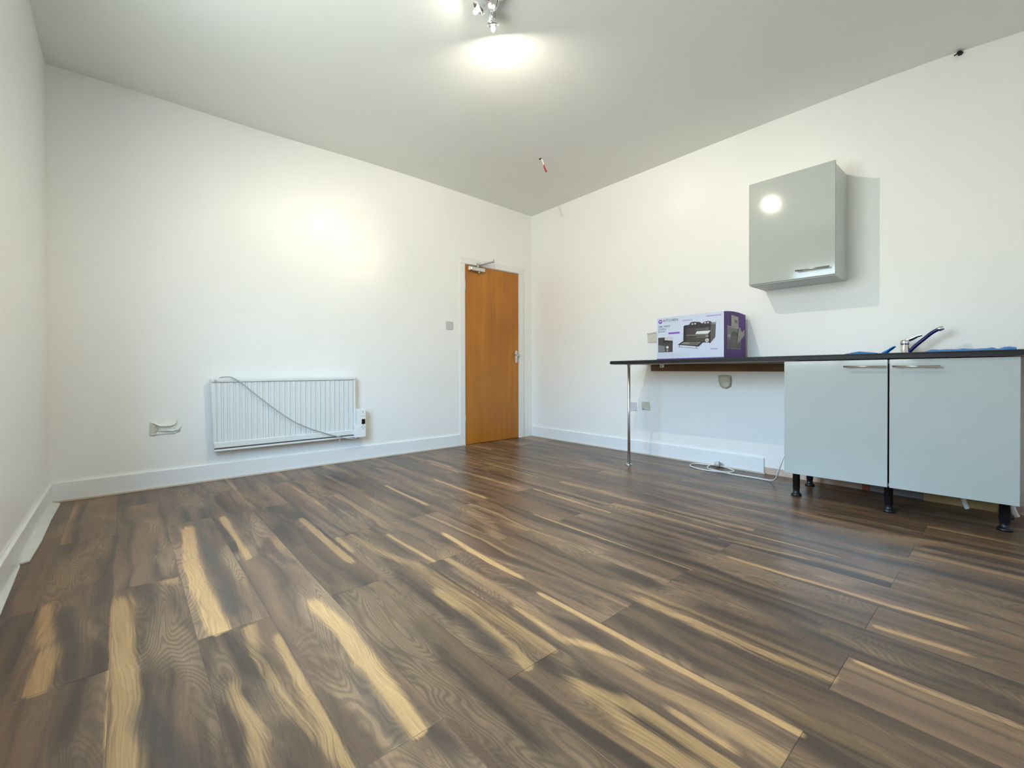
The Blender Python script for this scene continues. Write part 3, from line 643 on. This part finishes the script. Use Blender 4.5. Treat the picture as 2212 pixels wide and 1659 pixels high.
# closed carton with slightly bulging top flaps
nT = 8
top = []
for i in range(nT+1):
    s_ = i/nT; bz = .012*math.sin(PI*s_)
    top.append([(xa+BD*s_, bxc(0, 0, 1)[1], bxc(0, 0, 1)[2]+bz), (xa+BD*s_, bxc(0, 1, 1)[1], bxc(0, 1, 1)[2]+bz)])
tv = [p for r in top for p in r]
mb.add(tv, [(2*i, 2*i+1, 2*i+3, 2*i+2) for i in range(nT)], 'carton_purple', True)
mb.add([bxc(xa, 0, 0), bxc(xa, 1, 0), bxc(xa, 1, .030), bxc(xa, 0, .030)], [(0, 1, 2, 3)], 'carton_purple')
mb.add([bxc(xa, 0, .030), bxc(xa, .992, .030), bxc(xa, .992, 1), bxc(xa, 0, 1)], [(0, 1, 2, 3)], 'carton_white')
mb.add([bxc(xa, .992, .030), bxc(xa, 1, .030), bxc(xa, 1, 1), bxc(xa, .992, 1)], [(0, 1, 2, 3)], 'carton_edge')
mb.add([bxc(xb, 0, 0), bxc(xb, 1, 0), bxc(xb, 1, 1), bxc(xb, 0, 1)], [(0, 1, 2, 3)], 'carton_white')
mb.add([bxc(xa, 0, 0), bxc(xb, 0, 0), bxc(xb, 1, 0), bxc(xa, 1, 0)], [(0, 1, 2, 3)], 'carton_white')
for e in (0, 1):
    mb.add([bxc(xa, e, 0), bxc(xb, e, 0)] + [top[i][e] for i in range(nT, -1, -1)], [tuple(range(nT+3))], 'carton_purple')
body = mb.build('carton', t)
# printed front: flat inks, each layer a hair above the last
mb = MB()
def F(pts, m, lay): mb.flat(pts, art, .0004+.0003*lay, m)
F([(.427,.753),(.447,.773),(.508,.773),(.533,.822),(.617,.829),(.665,.818),(.704,.776),(.723,.81),(.826,.806),(.835,.779),(.895,.785),(.886,.46),(.822,.35),(.808,.329),(.798,.352),(.713,.36),(.422,.377)], 'print_black', 0)
F([(.822,.765),(.895,.785),(.886,.46),(.822,.36)], 'print_side', 1)
F([(.838,.786),(.893,.787),(.89,.74),(.84,.745)], 'print_mid', 2)
F([(.472,.70),(.765,.69),(.745,.385),(.472,.385)], 'print_brown', 1)
F([(.62,.67),(.76,.665),(.755,.64),(.60,.645)], 'print_dim', 2)
F([(.467,.549),(.78,.535),(.775,.515),(.467,.536)], 'print_mid', 2)
F([(.62,.505),(.76,.50),(.755,.46),(.61,.465)], 'print_dim', 2)
F([(.626,.614),(.826,.613),(.784,.544),(.604,.557)], 'print_tray', 3)
F([(.334,.339),(.422,.416),(.70,.385),(.713,.36),(.656,.275)], 'print_black', 3)
F([(.385,.352),(.432,.392),(.685,.372),(.626,.312)], 'print_mid', 4)
F([(.50,.342),(.53,.38),(.66,.37),(.62,.318)], 'print_dim', 5)
for u_ in (.367, .619): F([(u_-.004,.335 if u_ < .5 else .30),(u_+.004,.335 if u_ < .5 else .30),(u_+.004,.288 if u_ < .5 else .245),(u_-.004,.288 if u_ < .5 else .245)], 'print_black', 4)
F([(.339,.297),(.651,.238),(.651,.228),(.339,.287)], 'print_mid', 5)
def disc(u_, v_, r, m, lay, sy=1.0): F([(u_+r/BL*math.cos(2*PI*k_/20), v_+sy*r/BH*math.sin(2*PI*k_/20)) for k_ in range(20)], m, lay)
for (u_, v_) in ((.575, .80), (.78, .788)): disc(u_, v_, .030, 'print_brown', 2, .42)
for (u_, v_) in ((.56, .786), (.602, .788), (.745, .787), (.785, .789)): disc(u_, v_, .008, 'print_light', 4, .7)
disc(.775, .655, .014, 'print_dim', 4); disc(.772, .50, .012, 'print_mid', 4); disc(.772, .405, .014, 'print_tray', 4); disc(.772, .405, .007, 'print_mid', 5)
mb.build('oven_picture', t); mb = MB()
F([(.022,.529),(.26,.529),(.257,.178),(.022,.18)], 'print_brown', 0)
F([(.13,.526),(.26,.529),(.257,.431),(.13,.439)], 'print_light', 1)
F([(.022,.357),(.136,.324),(.133,.189),(.022,.188)], 'print_glass', 1)
F([(.10,.47),(.257,.44),(.257,.40),(.10,.41)], 'print_black', 2)
disc(.174, .293, .011, 'print_tray', 2); disc(.174, .222, .010, 'print_mid', 2)
mb.build('hob_picture', t)
mb = MB(); F([(.188,.637),(.367,.637),(.367,.595),(.188,.595)], 'print_violet', 0)
mb.build('caption_bar', t); mb = MB(); F([(.406,.895),(.557,.895),(.557,.874),(.406,.874)], 'print_lilac', 0)
mb.build('caption_bar', t); mb = MB(); F([(.761,.944),(.916,.944),(.916,.920),(.761,.920)], 'print_lilac', 0); F([(.922,.944),(.968,.944),(.968,.920),(.922,.920)], 'print_lilac', 0)
mb.build('caption_bar', t); mb = MB(); F([(.817,.222),(.916,.222),(.916,.199),(.817,.199)], 'print_lilac', 0)
mb.build('caption_bar', t); mb = MB()
for k_ in range(5): F([(.02,.154-.018*k_),(.51-(.10 if k_ > 3 else 0),.154-.018*k_),(.51-(.10 if k_ > 3 else 0),.147-.018*k_),(.02,.147-.018*k_)], 'print_pale', 0)
mb.build('small_print', t); mb = MB(); F([(.70,.105),(.73,.125),(.755,.122),(.725,.112)], 'print_pale', 0)
mb.build('swirl_mark', t); mb = MB()
for k_ in range(3): F([(.13+.075*k_,.868),(.19+.075*k_,.868),(.19+.075*k_,.860),(.13+.075*k_,.860)], 'print_pale', 0)
mb.build('small_print', t); mb = MB()
disc(.058, .905, .0185, 'print_violet', 0)
F([(.043,.93),(.06,.917),(.075,.925),(.078,.90),(.066,.905),(.060,.892),(.052,.905),(.044,.90)], 'carton_white', 1)
mb.build('logo', t)
def text(s_, u_, v_, h, wtot, m, sp=1.0):
    cu = bpy.data.curves.new('lettering', 'FONT'); cu.body = s_; cu.size = 1; cu.space_character = sp
    ob = bpy.data.objects.new('lettering', cu); COL.objects.link(ob)
    dg = bpy.context.evaluated_depsgraph_get(); tm = bpy.data.meshes.new_from_object(ob.evaluated_get(dg))
    bpy.data.objects.remove(ob); bpy.data.curves.remove(cu)
    vx_ = [q.co.x for q in tm.vertices]; vy_ = [q.co.y for q in tm.vertices]
    sx = wtot/(max(vx_)-min(vx_)); sy = h/(max(vy_)-min(vy_)); mnx, mny = min(vx_), min(vy_)
    for q in tm.vertices: q.co = art(u_+(q.co.x-mnx)*sx, v_+(q.co.y-mny)*sy, .0009)
    tm.materials.clear(); tm.materials.append(MATS[m])
    o = bpy.data.objects.new('lettering', tm); COL.objects.link(o); o.parent = t; o.matrix_parent_inverse = Matrix.Translation(-Vector(t.location)); return o
text('KITCHEN', .108, .895, .058, .230, 'print_grey', 1.05)
text('28L MINI', .028, .768, .042, .185, 'print_grey')
text('OVEN', .026, .703, .042, .126, 'print_grey')
text('BLACK', .026, .651, .034, .115, 'print_grey')
# printed end panel: photo, parcel tape and torn card
mb = MB()
def S(pts, m, lay): mb.flat(pts, sidemap, .0004+.0003*lay, m)
S([(.145,.705),(.765,.692),(.765,.209),(.145,.214)], 'print_light', 0)
S([(.155,.695),(.755,.684),(.755,.218),(.155,.222)], 'print_mid', 1)
S([(.155,.47),(.30,.46),(.30,.52),(.155,.52)], 'print_light', 2)
S([(.155,.40),(.755,.36),(.755,.218),(.155,.222)], 'print_side', 2)
S([(.31,.55),(.36,.595),(.48,.605),(.60,.585),(.655,.55),(.60,.31),(.40,.29),(.29,.32),(.28,.44)], 'print_dim', 3)
S([(.33,.565),(.48,.60),(.63,.56),(.60,.50),(.34,.50)], 'print_brown', 4)
mb.build('end_print', t)
mb = MB(); S2 = lambda pts, m, lay: mb.flat(pts, sidemap, .002+.0003*lay, m)
S2([(.312,.95),(.64,.925),(.655,.66),(.312,.66)], 'parcel_tape', 0); S2([(.47,.86),(.60,.835),(.60,.775),(.47,.80)], 'print_dim', 1); mb.build('parcel_tape', t)
mb = MB(); mb.prism([(.66,.69),(.80,.60),(.925,.66),(.925,.53),(.555,.31),(.60,.42)], sidemap, .0024, .0045, 'torn_card'); mb.build('torn_flap', t)

# ------------------------------------------------------------------ white flex with plug on the floor
t = thing('power_cord', 'white power flex with a plug, looped on the floor beside the base unit', 'power cord', (-.15, -2.4, 0))
zc = .0055
pts = [(-.36, -2.985, .46), (-.40, -2.982, .36), (-.44, -2.976, .275), (-.44, -2.955, .20), (-.40, -2.92, .12), (-.33, -2.88, .05), (-.265, -2.83, .015), (-.235, -2.77, zc), (-.232, -2.70, zc), (-.240, -2.592, zc), (-.242, -2.447, zc), (-.258, -2.309, zc), (-.222, -2.198, zc), (-.150, -2.150, zc), (-.075, -2.175, zc), (-.047, -2.262, zc), (-.060, -2.39, zc+.009), (-.127, -2.500, zc+.006), (-.205, -2.525, zc+.010), (-.262, -2.480, zc+.010), (-.240, -2.374, zc+.010), (-.176, -2.311, zc), (-.105, -2.289, zc+.006), (-.075, -2.300, .016), (-.068, -2.318, .020)]
mb = MB(); mb.tube(pts, .0048, 'cable_white', 10, 7); mb.build('cable', t)
mb = MB()
pr = [(.0, .012), (.004, .018), (.012, .0225), (.020, .024), (.034, .024), (.040, .021)]
mb.lathe((-.066, -2.322, .0265), (.12, -.95, .12), pr, 'plastic_grey', 20); pg = mb.build('plug', t)
mb = MB()
for (a_, b_) in ((-.010, .0), (.010, .0), (0, .012)):
    mb.box(-.062+a_-.003, -.062+a_+.003, -2.380, -2.360, .026+b_-.002, .026+b_+.004, 'satin_metal')
mb.build('pin', pg)

# ------------------------------------------------------------------ ceiling cable ends
t = thing('ceiling_wire', 'short white wire with a red taped end hanging from the ceiling', 'wire', (-.955, -1.129, 2.77))
cz_ = ceil_z(-.955, -1.129)
mb = MB(); mb.lathe((-.962, -1.126, cz_-.0025), (0, 0, 1), [(0, .014), (.004, .014)], 'dark', 16); mb.build('cable_hole', t)
mb = MB(); mb.tube([(-.955, -1.129, cz_-.001), (-.942, -1.136, cz_-.02), (-.935, -1.142, cz_-.055)], .0055, 'cable_white', 10, 5); mb.build('sleeve', t)
mb = MB(); mb.tube([(-.935, -1.142, cz_-.053), (-.930, -1.147, cz_-.08), (-.921, -1.158, cz_-.112), (-.919, -1.16, cz_-.118)], lambda q: .0055+.005*q, 'red_tape', 10, 5); mb.build('taped_end', t)
cz_ = ceil_z(-.02, -3.787)
mb = MB(); mb.tube([(-.004, -3.787, cz_-.014), (-.020, -3.784, cz_-.012), (-.034, -3.778, cz_-.018)], lambda q: .013-.007*q, 'dark', 10, 4); mb.tube([(-.02, -3.79, cz_-.014), (-.03, -3.775, cz_-.022), (-.034, -3.762, cz_-.028)], .004, 'dark', 8, 4)
o = mb.build('pipe_stub'); tag(o, 'small dark stub poking out where the right wall meets the ceiling', 'stub')

# ------------------------------------------------------------------ ceiling light: plate, chrome cups with capsule bulbs
LP = Vector((-2.42, -2.30, 0)); LP.z = ceil_z(LP.x, LP.y)
t = thing('ceiling_light', 'chrome ceiling spotlight fitting with glowing bulbs', 'ceiling light', LP)
mb = MB(); mb.lathe(LP+Vector((0, 0, -.0005)), (0, 0, -1), [(0, .075), (.008, .075), (.018, .066), (.022, .03)], 'chrome', 36); mb.build('ceiling_plate', t)
b1 = Vector((-2.350, -2.160, 2.704)); b2 = Vector((-2.485, -2.215, 2.685))
heads = [(b1, (.35, .29, -.93)), (b2, (-.45, .60, -.72))]
heads = [(b_-Vector(a_).normalized()*.004, a_) for b_, a_ in heads]
for (c, a_) in heads:
    c = Vector(c); a_ = Vector(a_).normalized()
    mb = MB(); mb.tube([LP+Vector((0, 0, -.02)), LP*.5+c*.5+Vector((0, 0, -.012)), c-a_*.045], .006, 'chrome', 10, 5)
    mb.lathe(c, a_, [(-.05, .010), (-.046, .018), (-.030, .026), (-.004, .034), (.012, .037), (.012, .0345), (-.004, .031), (-.030, .023), (-.042, .014)], 'chrome', 32, False); hd = mb.build('lamp_head', t)
    mb = MB(); mb.lathe(c, a_, [(-.035, .008), (-.02, .010), (.026, .0115), (.036, .009), (.042, .002)], 'bulb_glow', 16); mb.build('bulb', hd)

# ------------------------------------------------------------------ lights
WARM = (1.0, .91, .75)
def point(name, loc, energy, radius, col=WARM):
    l = bpy.data.lights.new(name, 'POINT'); l.energy = energy; l.color = col; l.shadow_soft_size = radius
    o = bpy.data.objects.new(name, l); COL.objects.link(o); o.location = loc; return o
def spot(name, loc, target, energy, ang, blend, radius, col=WARM):
    l = bpy.data.lights.new(name, 'SPOT'); l.energy = energy; l.color = col; l.shadow_soft_size = radius; l.spot_size = math.radians(ang); l.spot_blend = blend
    o = bpy.data.objects.new(name, l); COL.objects.link(o); o.location = loc
    o.rotation_euler = (Vector(target)-Vector(loc)).to_track_quat('-Z', 'Y').to_euler(); return o
point('bulb_light', b1, 84, .007)
point('bulb_light', b2, 5, .007)
spot('bulb_beam', b1, (-2.47, 0, 2.10), 40, 12, 1, .01, (1, .88, .66))
spot('bulb_beam', b1, (-2.22, 0, 1.90), 36, 15, 1, .01, (1, .87, .62))
spot('bulb_beam', b1, (-2.35, 0, 1.98), 36, 32, 1, .01, (1, .88, .66))
spot('bulb_beam', b1, (0, -2.05, 2.38), 17, 12, 1, .01, (1, .87, .64))
spot('bulb_beam', b1, (0, -2.05, 2.30), 13, 36, 1, .01, (1, .87, .64))
# daylight: bright sky just outside the window opening
l = bpy.data.lights.new('window_portal', 'AREA'); l.shape = 'RECTANGLE'; l.size = WY1-WY0; l.size_y = WZ1-WZ0; l.cycles.is_portal = True
o = bpy.data.objects.new('window_portal', l); COL.objects.link(o); o.location = (-W-.16, (WY0+WY1)/2, (WZ0+WZ1)/2)
o.rotation_euler = Vector((1, 0, 0)).to_track_quat('-Z', 'Y').to_euler()
w = bpy.data.worlds.new('World'); bpy.context.scene.world = w; w.use_nodes = True
nt = w.node_tree; L = nt.links; bg = nt.nodes['Background']
tc = nt.nodes.new('ShaderNodeTexCoord'); sx = nt.nodes.new('ShaderNodeSeparateXYZ'); L.new(tc.outputs['Generated'], sx.inputs[0])
mr = nt.nodes.new('ShaderNodeMapRange'); mr.interpolation_type = 'SMOOTHSTEP'; mr.inputs[1].default_value = .06; mr.inputs[2].default_value = .33; L.new(sx.outputs[2], mr.inputs[0])
mx = nt.nodes.new('ShaderNodeMix'); mx.data_type = 'RGBA'; mx.inputs[6].default_value = (10.4, 11.2, 10.8, 1); mx.inputs[7].default_value = (13, 21, 29.5, 1)
L.new(mr.outputs[0], mx.inputs[0]); L.new(mx.outputs[2], bg.inputs['Color']); bg.inputs['Strength'].default_value = 1.0

# ------------------------------------------------------------------ camera
F_, CAM, YAW, PITCH, ROLL, PX, PY = 961.858, Vector((-3.86363, -4.04352, .84446)), .7163017, -.0069933, -.0024799, 1104.414, 802.800
fwd = Vector((math.sin(YAW)*math.cos(PITCH), math.cos(YAW)*math.cos(PITCH), math.sin(PITCH))); right = Vector((math.cos(YAW), -math.sin(YAW), 0)); up = right.cross(fwd)
r2 = right*math.cos(ROLL)+up*math.sin(ROLL); u2 = -right*math.sin(ROLL)+up*math.cos(ROLL)
cam = bpy.data.cameras.new('camera'); cam.sensor_width = 36; cam.sensor_fit = 'HORIZONTAL'; cam.lens = F_/2212*36; cam.clip_start = .01
cam.shift_x = (1106-PX)/2212; cam.shift_y = (PY-829.5)/2212
co = bpy.data.objects.new('camera', cam); COL.objects.link(co)
Mx = Matrix((r2, u2, -fwd)).transposed().to_4x4(); Mx.translation = CAM; co.matrix_world = Mx
S_ = bpy.context.scene; S_.camera = co
S_.view_settings.view_transform = 'Standard'; S_.view_settings.look = 'None'; S_.view_settings.gamma = 1; S_.view_settings.exposure = 0.2; S_.view_settings.use_curve_mapping = False
S_.render.film_transparent = False
S_.cycles.use_denoising = True; S_.cycles.max_bounces = 14; S_.cycles.diffuse_bounces = 9; S_.cycles.glossy_bounces = 5; S_.cycles.sample_clamp_indirect = 8; S_.cycles.caustics_reflective = False; S_.cycles.caustics_refractive = False
